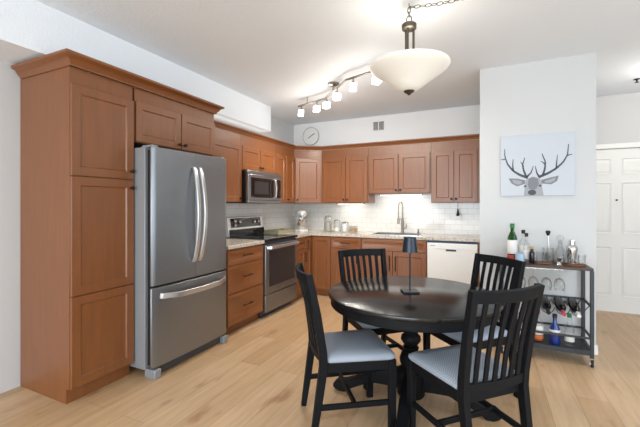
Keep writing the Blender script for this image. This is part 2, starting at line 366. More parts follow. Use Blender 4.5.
cdoor(t, OBb, UX, NY, -1.565, -1.132, .105, .715, pl=(-1.17, .56, .2, True)); cdoor(t, OBb, UX, NY, -1.128, -.695, .105, .715, pl=(-1.09, .56, .2, True))
tag(build('end_panel', MB().box(-.088, -.062, YBF - .015, YB - .012, 0, .888), 'wood'), 'narrow brown end panel between the dishwasher and the partition wall', 'panel')
# worktops
tag(build('countertop', MB().box(XK + .012, -2.33, 2.802, 3.443, .89, .93), 'granite', bevel=.006), 'short beige granite countertop between the refrigerator and the range', 'countertop')
mb = MB(); SX0, SX1, SY0, SY1 = -1.45, -.80, 4.76, 5.10
for x0, x1, y0, y1 in ((XK + .012, -2.33, 4.222, 4.672), (XK + .012, SX0, 4.672, YB - .012), (SX1, -.06, 4.672, YB - .012), (SX0, SX1, 4.672, SY0), (SX0, SX1, SY1, YB - .012)):
    mb.box(x0, x1, y0, y1, .89, .93)
tag(build('countertop', mb, 'granite'), 'long L-shaped beige granite countertop under the back wall cabinets', 'countertop')
t = thing('kitchen_sink', 'stainless sink set into the countertop in front of the faucet', 'sink', (-1.125, 4.93, .7))
mb = MB(); e = .012
mb.box(SX0 + .003, SX1 - .003, SY0 + .003, SY1 - .003, .70, .71)
for b_ in ((SX0 + .003, SX0 + .003 + e, SY0 + .003, SY1 - .003), (SX1 - .003 - e, SX1 - .003, SY0 + .003, SY1 - .003), (SX0 + .003, SX1 - .003, SY0 + .003, SY0 + .003 + e), (SX0 + .003, SX1 - .003, SY1 - .003 - e, SY1 - .003)): mb.box(*b_, .70, .925)
build('basin', mb, 'steel', t)
mb = MB(); i_ = .02
for b_ in ((SX0 - i_, SX0 + .01, SY0 - i_, SY1 + i_), (SX1 - .01, SX1 + i_, SY0 - i_, SY1 + i_), (SX0, SX1, SY0 - i_, SY0 + .01), (SX0, SX1, SY1 - .01, SY1 + i_)): mb.box(*b_, .9305, .935)
build('rim', mb, 'chrome', t); build('drain', MB().cyl((-1.125, 4.93, .71), .04, 0, .006), 'chrome', t)
# faucet with spring neck
FX, FY = -1.10, 5.155
t = thing('kitchen_faucet', 'tall steel spring-neck faucet standing behind the sink', 'faucet', (FX, FY, .93))
build('base', MB().lathe((FX, FY, .931), [(.028, 0), (.028, .01), (.02, .02), (.018, .20), (.015, .22)], 16), 'nickel', t)
arc = [(FX, FY, 1.15), (FX, FY, 1.30)] + [(FX - .015 * (1 - math.cos(k)), FY - .065 * (1 - math.cos(k)), 1.315 + .065 * math.sin(k)) for k in [math.pi * i / 10 for i in range(11)]] + [(FX - .03, FY - .13, 1.20)]
rs = [.012 if i % 2 else .0095 for i in range(60)]
def resample(pts, n):
    pts = [V(p) for p in pts]; L = [0]
    for a, b2 in zip(pts, pts[1:]): L.append(L[-1] + (b2 - a).length)
    out = []
    for k in range(n):
        s_ = L[-1] * k / (n - 1); i = max(j for j in range(len(L)) if L[j] <= s_ + 1e-9); i = min(i, len(pts) - 2)
        out.append(pts[i].lerp(pts[i + 1], (s_ - L[i]) / max(1e-9, L[i + 1] - L[i])))
    return out
build('spring_neck', MB().tube(resample(arc, 60), rs, 10), 'nickel', t)
build('spray_head', MB().lathe((FX - .03, FY - .13, 1.07), [(.018, 0), (.018, .05), (.012, .09), (.010, .13)], 14), 'nickel', t)
build('holder_arm', MB().tube([(FX, FY, 1.13), (FX - .03, FY - .12, 1.13)], .006, 8), 'nickel', t)
build('lever', MB().tube([(FX + .015, FY, 1.0), (FX + .05, FY, 1.005), (FX + .058, FY - .01, 1.06)], [.011, .009, .006], 10), 'nickel', t)
tag(build('soap_dispenser', MB().lathe((-.88, 5.165, .931), [(.016, 0), (.016, .02), (.009, .03), (.009, .05), (.013, .056), (.004, .064)], 12), 'nickel'), 'small metal soap pump on the counter right of the faucet', 'dispenser')

# ------------------------------------------------------------------ refrigerator
F0, F1 = 1.888, 2.752; FXB, FXD = -2.385, -2.29; FM = (F0 + F1) / 2
t = thing('refrigerator', 'stainless french-door refrigerator with a bottom freezer drawer', 'refrigerator', (-2.6, FM, 0))
build('body', MB().box(-2.94, FXB, F0 + .004, F1 - .004, .06, 1.788), 'grey_metal', t, .004)
build('gasket', MB().box(FXB, FXB + .057, F0 + .03, F1 - .03, .09, 1.77), 'black', t)
def bowed(y0, y1, z0, z1, xb=FXB + .058):      # gently bowed door, rounded at its ends
    ring = [(xb, y0), (xb, y1)]; n = 18
    for i in range(n + 1):
        f = i / n; y = y1 + (y0 - y1) * f; b_ = .014 * (1 - ((y - FM) / (.44)) ** 2)
        e_ = min(y1 - y if y1 > FM + .2 else 9, y - y0 if y0 < FM - .2 else 9); cut = max(0, .014 - e_) if e_ < .014 else 0
        ring.append((FXD - .012 + b_ - cut * .8, y))
    return MB().loft([[V((x, y, z)) for x, y in ring] for z in (z0, z1)])
def arched_handle(p0, p1, N, bow, r, wdir):
    p0, p1, N = V(p0), V(p1), V(N); pts = []
    for i in range(15):
        f = i / 14; pts.append(p0.lerp(p1, f) + N * (.018 + bow * math.sin(math.pi * f) ** .8))
    pts = [p0] + pts + [p1]
    return MB().strip(pts, r * 2.6, r * 1.6, wdir)
ld = build('door', bowed(F0, FM - .002, .715, 1.788), 'steel', t, .004); rd = build('door', bowed(FM + .002, F1, .715, 1.788), 'steel', t, .004)
for d, s_ in ((ld, -1), (rd, 1)):
    pts = []
    for i in range(21):
        f = i / 20; k = math.sin(math.pi * f)
        pts.append((FXD + .02 + .06 * k ** .7, FM + s_ * (.032 + .008 * k), .86 + .80 * f))
    build('handle', MB().strip([(FXD + .005, FM + s_ * .03, .855)] + pts + [(FXD + .005, FM + s_ * .03, 1.665)], .034, .018, (0, 1, 0)), 'steel_light', d, .003, label='curved pale steel handle')
fz = build('freezer_drawer', bowed(F0, F1, .085, .698), 'steel', t, .004)
pts = []
for i in range(25):
    f = i / 24; k = math.sin(math.pi * f); pts.append((FXD + .02 + .055 * min(1, k * 1.8), F0 + .07 + (F1 - F0 - .14) * f, .632 - .012 * k))
build('handle', MB().strip([(FXD, F0 + .065, .635)] + pts + [(FXD, F1 - .065, .635)], .042, .016, (0, 0, 1)), 'steel_light', fz, .003, label='wide bowed steel handle')
for y in (F0 + .012, F1 - .07): build('foot', MB().box(-2.40, FXD + .004, y, y + .06, 0, .07), 'grey_metal', t, .006)
build('kick_grille', MB().box(-2.40, -2.33, F0 + .07, F1 - .07, .012, .08), 'dark_grey', t)
for y in (F0 + .02, F1 - .07): build('hinge_cover', MB().box(-2.44, FXD - .03, y, y + .05, 1.789, 1.806), 'grey_metal', t, .004)
build('badge', MB().box(FXD - .002, FXD + .0035, F1 - .13, F1 - .07, 1.675, 1.682), 'grey_metal', rd)

# ------------------------------------------------------------------ range and microwave
R0, R1 = 3.452, 4.212; RX = -2.36
t = thing('kitchen_range', 'stainless electric range with black glass cooktop and window oven door', 'range', (-2.65, 3.83, 0))
build('body', MB().box(-2.95, RX, R0, R1, .06, .905).box(-2.9, RX - .05, R0 + .02, R1 - .02, 0, .06), 'dark_grey', t)
build('cooktop', MB().box(-2.93, RX + .045, R0, R1, .906, .936), 'black_glass', t, .006)
od = build('oven_door', MB().box(RX + .001, RX + .035, R0 + .004, R1 - .004, .285, .868), 'steel', t, .006)
build('window', MB().box(RX + .036, RX + .038, R0 + .075, R1 - .075, .37, .80), 'oven_glass', od)
hb = MB().strip([(RX + .036, R0 + .035, .835), (RX + .085, R0 + .05, .838), (RX + .088, 3.83, .838), (RX + .085, R1 - .05, .838), (RX + .036, R1 - .035, .835)], .034, .02, (0, 0, 1))
build('handle', hb, 'steel_light', od, .004, label='pale steel bar handle')
build('badge', MB().cyl((RX + .035, 3.83, .327), .013, 0, .002, 16, (1, 0, 0)), 'chrome', od)
build('drawer', MB().box(RX + .001, RX + .032, R0 + .004, R1 - .004, .075, .273), 'steel', t, .006)
bg = build('backguard', MB().prism([(-2.955, .937), (-2.86, .937), (-2.875, 1.03), (-2.895, 1.185), (-2.955, 1.185)], (0, R0 + .004, 0), (1, 0, 0), (0, 0, 1), (0, 1, 0), R1 - R0 - .008), 'steel_light', t, .005)
build('lower_band', MB().box(-2.862, -2.856, R0 + .01, R1 - .01, .94, 1.028), 'black_glass', bg)
sl = V((-.02, 0, .155)).normalized(); nn = V((.155, 0, .02)).normalized()
P0 = V((-2.875, 0, 1.03))
q = lambda y, s_: P0 + V((0, y, 0)) + sl * s_
build('control_panel', MB().loft([[q(R0 + .06, .02), q(R1 - .06, .02), q(R1 - .06, .14), q(R0 + .06, .14)], [p_ + nn * .003 for p_ in (q(R0 + .06, .02), q(R1 - .06, .02), q(R1 - .06, .14), q(R0 + .06, .14))]]), 'black_glass', bg)
for y, s_ in ((R0 + .13, .105), (R0 + .13, .05), (R0 + .23, .09), (R1 - .22, .085), (R1 - .13, .085)):
    build('knob', MB().lathe(q(y, s_) + nn * .003, [(.024, 0), (.022, .02), (.012, .024)], 16, nn), 'chrome', bg)
for y, x, r in ((3.64, -2.72, .09), (4.02, -2.72, .08), (3.64, -2.48, .08), (4.02, -2.48, .1)):
    build('burner_ring', MB().tube([(x + r * math.cos(a_), y + r * math.sin(a_), .9365) for a_ in [2 * math.pi * i / 32 for i in range(32)]], .0012, 6, True), 'dark_grey', t)
MX = -2.60
t = thing('microwave', 'stainless over-the-range microwave mounted under the short cabinet', 'microwave', (-2.8, 3.81, 1.36))
build('body', MB().box(XK + .012, MX, 3.432, 4.188, 1.362, 1.76), 'black', t)
md = build('door', MB().box(MX + .001, MX + .04, 3.434, 4.05, 1.40, 1.712), 'steel', t, .005)
build('window_frame', MB().box(MX + .04, MX + .042, 3.49, 3.99, 1.432, 1.675), 'black_glass', md)
build('window', MB().box(MX + .042, MX + .0435, 3.56, 3.86, 1.475, 1.63), 'oven_glass', md)
build('handle', MB().strip([(MX + .04, 3.99, 1.43), (MX + .075, 3.992, 1.45), (MX + .085, 3.995, 1.555), (MX + .075, 3.992, 1.66), (MX + .04, 3.99, 1.68)], .026, .014, (0, 1, 0)), 'steel_light', md, .003)
cp = build('control_panel', MB().box(MX + .001, MX + .04, 4.053, 4.186, 1.40, 1.712), 'steel', t, .004)
build('keypad', MB().box(MX + .04, MX + .042, 4.07, 4.165, 1.432, 1.675), 'black_glass', cp)
build('vent_strip', MB().box(MX + .001, MX + .036, 3.434, 4.186, 1.715, 1.758), 'steel', t, .004)
build('lower_trim', MB().box(MX + .001, MX + .036, 3.434, 4.186, 1.364, 1.397), 'steel', t, .004)

# ------------------------------------------------------------------ dishwasher
t = thing('dishwasher', 'white dishwasher with a dark recessed pull below the counter end', 'dishwasher', (-.385, 4.95, 0))
build('body', MB().box(-.682, -.092, YBF, 5.25, .1, .885), 'dark_grey', t)
build('toe_panel', MB().box(-.68, -.094, YBF + .03, YBF + .05, .005, .098), 'dark_grey', t)
dd = build('door', MB().box(-.68, -.094, YBF - .04, YBF - .001, .11, .862), 'appliance_white', t, .006)
build('control_strip', MB().box(-.675, -.10, YBF - .036, YBF - .004, .8625, .876), 'navy', t)
build('pull_pocket', MB().box(-.455, -.335, YBF - .042, YBF - .0405, .762, .785), 'dark_grey', dd, label='dark recessed pull')
build('ridge', MB().box(-.61, -.165, YBF - .0445, YBF - .0405, .789, .80), 'appliance_white', dd, .001)
build('badge', MB().box(-.645, -.585, YBF - .041, YBF - .0402, .82, .828), 'grey_metal', dd)

# ------------------------------------------------------------------ under-cabinet lights
def strip_light(x0, x1, z, label, e):
    t = thing('under_cabinet_light', label, 'light', ((x0 + x1) / 2, 5.12, z), 'lights under the wall cabinets')
    build('housing', MB().box(x0, x1, 5.09, 5.15, z - .018, z - .001), 'white_paint', t, .003)
    build('diffuser', MB().box(x0 + .01, x1 - .01, 5.10, 5.14, z - .0215, z - .0182), 'led', t)
    for x in (x0 - .012, x1 + .002): build('end_cap', MB().box(x, x + .01, 5.09, 5.15, z - .02, z - .001), 'nickel', t)
    area('lamp_under_cabinet', ((x0 + x1) / 2, 5.12, z - .024), (math.radians(12), 0, 0), x1 - x0, .05, e, (1, .94, .84))
strip_light(-2.1, -1.68, ZU, 'slim lit strip light under the cabinet above the glass jars', 0.6)
strip_light(-1.42, -.82, 1.50, 'slim lit strip light under the raised cabinet above the sink', 0.8)
# added warm light with no fixture, for the glow above the left cabinet crown
area('added_glow_over_cabinets', (-2.82, 3.75, 2.26), (math.radians(180), 0, 0), .08, 1.9, .7, (1, .95, .86))
# hanging pull
t = thing('hanging_brush', 'small dark brush hanging under the wall cabinet above the dishwasher', 'brush', (-.345, 5.1, 1.2))
build('cord', MB().tube([(-.345, 5.1, 1.37), (-.345, 5.1, 1.29)], .003, 6), 'bronze', t); build('head', MB().lathe((-.345, 5.1, 1.19), [(.012, 0), (.022, .015), (.014, .05), (.006, .10)], 12), 'bronze', t)

# ------------------------------------------------------------------ things on the counters
t = thing('stand_mixer', 'white stand mixer with a steel bowl in the counter corner', 'mixer', (-2.66, 4.93, .93))
mx, my = -2.66, 4.93; f = V((.75, -.66, 0)).normalized(); s_ = V((-f.y, f.x, 0))
Q = lambda a_, b_, z: V((mx, my, z)) + f * a_ + s_ * b_
rr = lambda a_, wx, wy, z: [Q(a_ + wx * math.cos(k), wy * math.sin(k), z) for k in [2 * math.pi * i / 16 for i in range(16)]]
build('base', MB().loft([rr(.02, .16, .10, .931), rr(.02, .16, .10, .95), rr(.02, .15, .09, .96)]), 'mixer_white', t)
build('column', MB().loft([rr(-.09, .045, .055, .955), rr(-.09, .04, .045, 1.06), rr(-.085, .05, .05, 1.14), rr(-.08, .04, .04, 1.17)]), 'mixer_white', t)
build('head', MB().tube([Q(-.13, 0, 1.20), Q(-.1, 0, 1.20), Q(0, 0, 1.205), Q(.1, 0, 1.20), Q(.14, 0, 1.195), Q(.155, 0, 1.195)], [.03, .055, .062, .055, .045, .02], 16), 'mixer_white', t)
build('bowl', MB().lathe(Q(.06, 0, .961), [(.05, 0), (.055, .01), (.085, .05), (.1, .11), (.104, .16), (.1, .16), (.096, .11), (.08, .05), (.0, .015)], 24), 'chrome', t)
build('hub_cap', MB().lathe(Q(.155, 0, 1.195), [(.022, 0), (.022, .008), (.01, .012)], 14, f), 'chrome', t)
build('beater', MB().tube([Q(.07, 0, 1.15), Q(.07, 0, 1.03)], [.012, .02], 10), 'steel_light', t)
def jar(x, y, r, h, fill, mfill, label):
    t = thing('glass_jar', label, 'jar', (x, y, .93), 'glass jars on the back counter')
    build('glass', MB().lathe((x, y, .931), [(r * .9, 0), (r, .008), (r, h * .82), (r * .8, h * .88), (r * .8, h * .9), (r * .78, h * .9), (r * .78, h * .87), (r - .004, h * .81), (r - .004, .008), (.001, .006)], 24), 'glass', t)
    build('contents', MB().lathe((x, y, .938), [(r - .006, 0), (r - .005, .004), (r - .005, fill), (.001, fill + .01)], 20), mfill, t)
    l = build('lid', MB().lathe((x, y, .931), [(r * .82, h * .9), (r * .86, h * .91), (r * .86, h * .94), (r * .5, h * .96), (.012, h * .97), (.016, h), (.004, h * 1.02)], 20), 'glass', t)
    build('seal', MB().lathe((x, y, .931), [(r * .82, h * .885), (r * .84, h * .89), (r * .84, h * .905), (r * .82, h * .908)], 20), 'dark_grey', l)
def on_back(px, Y):           # point on the counter at depth Y seen at column px
    r = (px - 320) / 353; ca, sa = math.cos(math.radians(25.2)), math.sin(math.radians(25.2)); d = Y / (ca + sa * r); return -sa * d + ca * r * d
jar(on_back(328, 5.02), 5.02, .062, .25, .135, 'contents_grey', 'tallest glass jar on the back counter, half full of pale grey grain')
jar(on_back(337, 5.0), 5.0, .052, .195, .05, 'contents_white', 'second tallest glass jar, with a low white fill, beside the tallest jar')
jar(on_back(345, 5.03), 5.03, .06, .16, .11, 'contents_white', 'glass jar nearly full of white powder, between the low white fill and the tan one')
jar(on_back(353.5, 5.0), 5.0, .066, .10, .055, 'contents_tan', 'shortest and widest glass jar, filled with tan grain')
t = thing('serving_tray', 'low pale olive tray on the counter between the range and the mixer', 'tray', (-2.75, 4.45, .93))
mb = MB(); mb.box(-2.88, -2.64, 4.24, 4.68, .931, .94)
for b_ in ((-2.88, -2.868, 4.24, 4.68), (-2.652, -2.64, 4.24, 4.68), (-2.868, -2.652, 4.24, 4.252), (-2.868, -2.652, 4.668, 4.68)): mb.box(*b_, .94, .972)
build('body', mb, 'tray_pale', t); mb = MB()
for b_ in ((-2.884, -2.864, 4.236, 4.684), (-2.656, -2.636, 4.236, 4.684), (-2.864, -2.656, 4.236, 4.256), (-2.864, -2.656, 4.664, 4.684)): mb.box(*b_, .9722, .979)
build('rim', mb, 'tray_rim', t, label='yellowish rim')

# ------------------------------------------------------------------ clock, vent, track light, pendant
cx, cz, cr = -2.645, 2.485, .15
t = thing('wall_clock', 'round white wall clock above the corner cabinet', 'clock', (cx, YB - .02, cz))
build('face', MB().cyl((cx, YB - .001, cz), cr - .006, 0, .02, 40, (0, -1, 0)), 'clock_face', t)
build('rim', MB().lathe((cx, YB - .001, cz), [(cr - .008, 0), (cr, 0), (cr, .026), (cr - .004, .03), (cr - .008, .026), (cr - .008, 0)], 40, (0, -1, 0)), 'clock_rim', t)
for nm, an, L in (('hour_hand', 58, .06), ('minute_hand', 62, .085)):
    d = V((math.sin(math.radians(an)), 0, math.cos(math.radians(an))))
    build(nm, MB().strip([V((cx, YB - .024, cz)) - d * (.06 if nm == 'hour_hand' else .02), V((cx, YB - .024, cz)) + d * L], .009, .002, d.cross(V((0, 1, 0)))), 'black', t)
t = thing('air_vent', 'white louvred air vent on the wall above the back cabinets', 'vent', (-1.49, YB, 2.55))
mb = MB(); vx0, vx1, vz0, vz1 = -1.585, -1.395, 2.475, 2.625
mb.box(vx0, vx0 + .012, YB - .012, YB - .001, vz0, vz1).box(vx1 - .012, vx1, YB - .012, YB - .001, vz0, vz1).box(vx0 + .012, vx1 - .012, YB - .012, YB - .001, vz0, vz0 + .012).box(vx0 + .012, vx1 - .012, YB - .012, YB - .001, vz1 - .012, vz1)
mb.box(-1.497, -1.483, YB - .012, YB - .001, vz0, vz1)
build('frame', mb, 'white_paint', t); build('backing', MB().box(vx0 + .006, vx1 - .006, YB - .003, YB - .0005, vz0 + .006, vz1 - .006), 'dark_grey', t)
mb = MB()
for i in range(7):
    z = vz0 + .02 + i * .0165
    mb.hexa([(vx0 + .012, YB - .011, z), (vx1 - .012, YB - .011, z), (vx1 - .012, YB - .004, z + .004), (vx0 + .012, YB - .004, z + .004), (vx0 + .012, YB - .011, z + .003), (vx1 - .012, YB - .011, z + .003), (vx1 - .012, YB - .004, z + .007), (vx0 + .012, YB - .004, z + .007)])
build('louvres', mb, 'white_paint', t)
t = thing('track_light', 'zigzag nickel track light with six small frosted cube shades on the ceiling', 'light', (-1.55, 3.66, ZC))
ZB = 2.62
p1, p2, p3, p4 = V((-2.206, 4.03, ZB)), V((-1.757, 3.87, ZB)), V((-1.30, 3.387, ZB)), V((-.85, 3.227, ZB))
build('bar', MB().tube([p1, p2], .011, 10).tube([p2, p3], .011, 10).tube([p3, p4], .011, 10).ball(p2, .013).ball(p3, .013), 'nickel', t)
mc = p2.lerp(p3, .45)
build('canopy', MB().lathe((mc.x, mc.y, ZC - .0005), [(.065, 0), (.065, -.012), (.04, -.028), (.012, -.032), (.012, -.075)], 24), 'nickel', t)
for e_ in (p1.lerp(p2, .35), p3.lerp(p4, .75)): build('ceiling_post', MB().tube([e_, V((e_.x, e_.y, ZC - .0005))], .006, 8), 'nickel', t)
heads = [p1.lerp(p2, .12), p1.lerp(p2, .72), p2.lerp(p3, .1), p2.lerp(p3, .62), p3.lerp(p4, .2), p3.lerp(p4, .8)]
for i, h in enumerate(heads):
    sd = V((.15, -.35, 0)) * .05
    st = build('lamp_head', MB().tube([h, h + V((0, 0, -.035)), h + sd + V((0, 0, -.06))], .007, 8).lathe(h + sd + V((0, 0, -.055)), [(.012, .01), (.02, 0), (.02, -.012), (.01, -.014)], 12), 'nickel', t)
    c = h + sd + V((0, 0, -.105)); a_ = .5 + i * .35; U = V((math.cos(a_), math.sin(a_), 0)); W = V((-math.sin(a_), math.cos(a_), 0)); k = .034
    tl = V((0, -.014, 0))
    ring = lambda z, k_, of: [c + of + U * k_ + W * k_ + V((0, 0, z)), c + of - U * k_ + W * k_ + V((0, 0, z)), c + of - U * k_ - W * k_ + V((0, 0, z)), c + of + U * k_ - W * k_ + V((0, 0, z))]
    build('shade', MB().loft([ring(-.035, k, tl), ring(.036, k, tl * 0)]), 'cube_glow', st, .004, label='lit frosted cube shade')
    l = bpy.data.lights.new('lamp_track', 'POINT'); l.energy = 1.3; l.color = (1, .93, .84); l.shadow_soft_size = .04
    lo = bpy.data.objects.new('lamp_track', l); C.objects.link(lo); lo.location = c + V((0, -.014, -.085))
    l = bpy.data.lights.new('lamp_track_beam', 'SPOT'); l.energy = 15; l.color = (1, .93, .84); l.spot_size = math.radians(150); l.spot_blend = .9; l.shadow_soft_size = .04
    lo = bpy.data.objects.new('lamp_track_beam', l); C.objects.link(lo); lo.location = c + V((0, -.014, -.08))
    tgt = V((-2.3, 3.8 + .2 * i, .3)) if i < 3 else V((-1.7 + .5 * (i - 3), 4.7, .2)); lo.rotation_euler = (tgt - c).to_track_quat('-Z', 'Y').to_euler()
# pendant over the table
TX, TY = -.461, 2.424
pc = V((TX - .012, TY, 0)); px, py = pc.x, pc.y
t = thing('pendant_light', 'large frosted glass bowl pendant on three bronze rods over the dining table', 'light', (px, py, ZC))
prof = [(.0, 2.112), (.045, 2.114), (.075, 2.126), (.1, 2.148), (.138, 2.177), (.182, 2.208), (.224, 2.237), (.254, 2.26), (.266, 2.278), (.264, 2.284), (.25, 2.262), (.22, 2.243), (.178, 2.215), (.134, 2.184), (.096, 2.155), (.07, 2.133), (.0, 2.12)]
build('bowl', MB().lathe((px, py, 0), prof, 48), 'bowl', t, smooth=70, label='lit cream frosted glass bowl')
build('finial', MB().lathe((px, py, 0), [(.0, 2.083), (.008, 2.085), (.014, 2.094), (.03, 2.102), (.036, 2.112), (.02, 2.1135)], 20), 'aged_metal', t)
for i in range(3):
    a_ = .4 + i * 2.094; q_ = V((px + .03 * math.cos(a_), py + .03 * math.sin(a_), 0))
    build('rod', MB().tube([q_ + V((0, 0, 2.19)), q_ + V((0, 0, 2.53))], .008, 10), 'aged_metal', t)
build('hub', MB().lathe((px, py, 0), [(.036, 2.525), (.048, 2.532), (.05, 2.56), (.044, 2.566), (.02, 2.575), (.006, 2.582)], 24), 'aged_metal', t)
ch = MB()
def link(c, d, r=.017, L=.02, flip=False, th=.0028):
    d = V(d).normalized(); s0 = V((0, 0, 1)).cross(d); s0 = s0.normalized() if s0.length > .05 else V((1, 0, 0)); 
    if flip: s0 = d.cross(s0).normalized()
    pts = [V(c) + d * (L * math.cos(k) * 1.0) + s0 * (r * .62 * math.sin(k)) for k in [2 * math.pi * i / 14 for i in range(14)]]
    ch.tube(pts, th, 6, True)
link((px, py, 2.598), (0, 0, 1), .028, .024, False, .0035)
for i in range(2): link((px, py, 2.632 + i * .026), (0, 0, 1), flip=bool(i % 2 == 0))
prev = V((px, py, 2.675)); end = V((px + .62, py - .05, 2.67))
for i in range(17):
    f = (i + .5) / 17; p_ = prev.lerp(end, f) + V((0, 0, -.035 * math.sin(math.pi * f) + .005)); link(p_, (end - prev) + V((0, 0, -.08 * math.cos(math.pi * f))), flip=bool(i % 2))
build('chain', ch, 'aged_metal', t)
build('ceiling_hook', MB().tube([(px, py, ZC - .001), (px, py, 2.69), (px + .012, py, 2.68), (px + .008, py, 2.668), (px - .004, py, 2.668)], .003, 8), 'aged_metal', t)
build('canopy', MB().lathe((end.x + .012, end.y, ZC - .0005), [(.06, 0), (.06, -.012), (.03, -.025), (.006, -.03)], 24), 'aged_metal', t)
l = bpy.data.lights.new('lamp_pendant', 'POINT'); l.energy = 3.5; l.color = (1, .92, .82); l.shadow_soft_size = .07
lo = bpy.data.objects.new('lamp_pendant', l); C.objects.link(lo); lo.location = (px, py, 2.29)
# hall lamp and sprinkler
t = thing('ceiling_light', 'flush round glass ceiling lamp in the entry hall', 'light', (1.85, 4.55, ZC))
build('glass', MB().lathe((1.85, 4.55, ZC), [(.15, -.02), (.13, -.06), (.07, -.085), (.0, -.09)], 24), 'bowl', t); build('base', MB().cyl((1.85, 4.55, ZC), .155, -.02, -.0005, 24), 'nickel', t)
l = bpy.data.lights.new('lamp_hall', 'POINT'); l.energy = 9; l.color = (1, .92, .84); l.shadow_soft_size = .08
lo = bpy.data.objects.new('lamp_hall', l); C.objects.link(lo); lo.location = (1.75, 4.5, 2.5)
tag(build('sprinkler_head', MB().lathe((1.48, 4.93, ZC - .0005), [(.03, 0), (.03, -.004), (.008, -.008), (.008, -.03), (.02, -.034), (.02, -.037)], 12), 'bronze'), 'small dark fire sprinkler head on the hall ceiling', 'sprinkler')

# ------------------------------------------------------------------ dining table
t = thing('dining_table', 'round black dining table on a turned pedestal', 'table', (TX, TY, 0))
R = .56
build('tabletop', MB().lathe((TX, TY, 0), [(.0, .722), (R - .012, .722), (R - .002, .728), (R, .736), (R - .002, .745), (R - .01, .75), (.0, .75)], 96), 'table_black', t)
build('apron', MB().lathe((TX, TY, 0), [(R - .06, .665), (R - .028, .665), (R - .018, .672), (R - .018, .7215), (R - .06, .7215)], 96), 'black_paint', t)
build('pedestal', MB().lathe((TX, TY, 0), [(.0, .06), (.085, .06), (.092, .07), (.092, .225), (.076, .238), (.06, .252), (.072, .275), (.076, .30), (.06, .345), (.042, .363), (.052, .372), (.052, .383), (.038, .392), (.05, .405), (.067, .43), (.063, .455), (.045, .473), (.05, .488), (.06, .55), (.075, .63), (.11, .68), (.14, .70), (.14, .7215), (.0, .7215)], 32), 'black_paint', t, smooth=50)
foot = [(.06, .10), (.06, .225), (.14, .222), (.24, .19), (.33, .145), (.40, .105), (.46, .082), (.515, .072), (.545, .05), (.548, .028), (.53, .012), (.50, .0), (.46, .0), (.44, .018), (.40, .04), (.33, .075), (.24, .105), (.15, .105)]
for k in range(4):
    a_ = math.radians(90 * k + 4); U = V((math.cos(a_), math.sin(a_), 0)); W = V((-math.sin(a_), math.cos(a_), 0))
    build('foot', MB().prism(foot, V((TX, TY, 0)) - W * .036, U, (0, 0, 1), W, .072), 'black_paint', t, .008)
t = thing('table_lamp', 'slim dark slate lamp with a tapered shade standing on the dining table', 'lamp', (TX - .005, TY - .005, .75))
lx, ly = TX - .005, TY - .005
sq = lambda k, z: [V((lx + k * math.cos(a_), ly + k * math.sin(a_), z)) for a_ in [math.radians(25.2 + 45 + 90 * i) for i in range(4)]]
build('base', MB().loft([sq(.075, .7505), sq(.075, .762)]), 'lamp_black', t, .002)
build('pole', MB().cyl((lx, ly, 0), .0055, .762, 1.10, 12), 'lamp_black', t)
build('shade', MB().lathe((lx, ly, 0), [(.052, 1.022), (.041, 1.122), (.0, 1.126), (.0, 1.12), (.038, 1.118), (.049, 1.022)], 32), 'lamp_black', t, smooth=50)

# ------------------------------------------------------------------ chairs (local +X is the way the sitter faces)
def make_chair():
    t = thing('dining_chair', 'x', 'chair', (0, 0, 0), 'dining chairs around the round table')
    def cush(k, z, dx=0): return [V((x * k + dx, y * k, z)) for x, y in ((.215, -.215), (.225, -.19), (.225, .19), (.215, .215), (.19, .222), (-.17, .20), (-.195, .19), (-.20, .17), (-.20, -.17), (-.195, -.19), (-.17, -.20), (.19, -.222))]
    build('seat', MB().loft([cush(.97, .437), cush(1, .447), cush(.99, .462), cush(.9, .476), cush(.6, .482)]), 'fabric', t, smooth=60, label='light grey woven cushion')
    fr = MB()
    fr.strip([(.2, -.2, .408), (.2, .2, .408)], .055, .022, (0, 0, 1))
    fr.strip([(-.195, -.18, .408), (-.195, .18, .408)], .055, .022, (0, 0, 1))
    for s_ in (-1, 1): fr.strip([(.2, s_ * .2, .408), (-.195, s_ * .185, .408)], .055, .022, (0, 0, 1))
    build('seat_frame', fr, 'black_paint', t, .002)
    for s_ in (-1, 1):
        build('leg', MB().strip([(.2, s_ * .2, 0), (.2, s_ * .2, .436)], [.03, .042], .042, (0, 1, 0)), 'black_paint', t, .003)
        build('rear_post', MB().strip([(-.268, s_ * .185, 0), (-.238, s_ * .187, .2), (-.208, s_ * .189, .42), (-.212, s_ * .192, .50), (-.245, s_ * .198, .72), (-.292, s_ * .205, .948)], [.032, .042, .048, .046, .04, .034], .036, (1, 0, 0)), 'black_paint', t, .003)
        build('stretcher', MB().strip([(.2, s_ * .2, .185), (-.238, s_ * .187, .185)], .03, .018, (0, 0, 1)), 'black_paint', t, .002)
    build('stretcher', MB().strip([(-.02, -.193, .185), (-.02, .193, .185)], .03, .018, (0, 0, 1)), 'black_paint', t, .002)
    bow = lambda y: -.042 * (1 - (y / .2) ** 2)
    build('top_rail', MB().strip([(-.287 + bow(y), y, .918) for y in [-.205 + .41 * i / 12 for i in range(13)]], .06, .022, (-.18, 0, 1)), 'black_paint', t, .004)
    build('lower_rail', MB().strip([(-.21 + bow(y) * .6, y, .462) for y in [-.188 + .376 * i / 10 for i in range(11)]], .045, .02, (0, 0, 1)), 'black_paint', t, .002)
    for i in range(6):
        y0 = -.188 + .376 * (i + 1) / 7; y1 = y0 * 1.06
        pts = [(-.21 + bow(y0) * .6, y0, .475), (-.226 + bow(y0) * .72, y0, .62), (-.25 + bow(y1) * .86, (y0 + y1) / 2, .76), (-.282 + bow(y1), y1, .895)]
        build('slat', MB().strip(pts, .026, .011, (0, 1, 0)), 'black_paint', t, .002)
    return t
chair = make_chair()
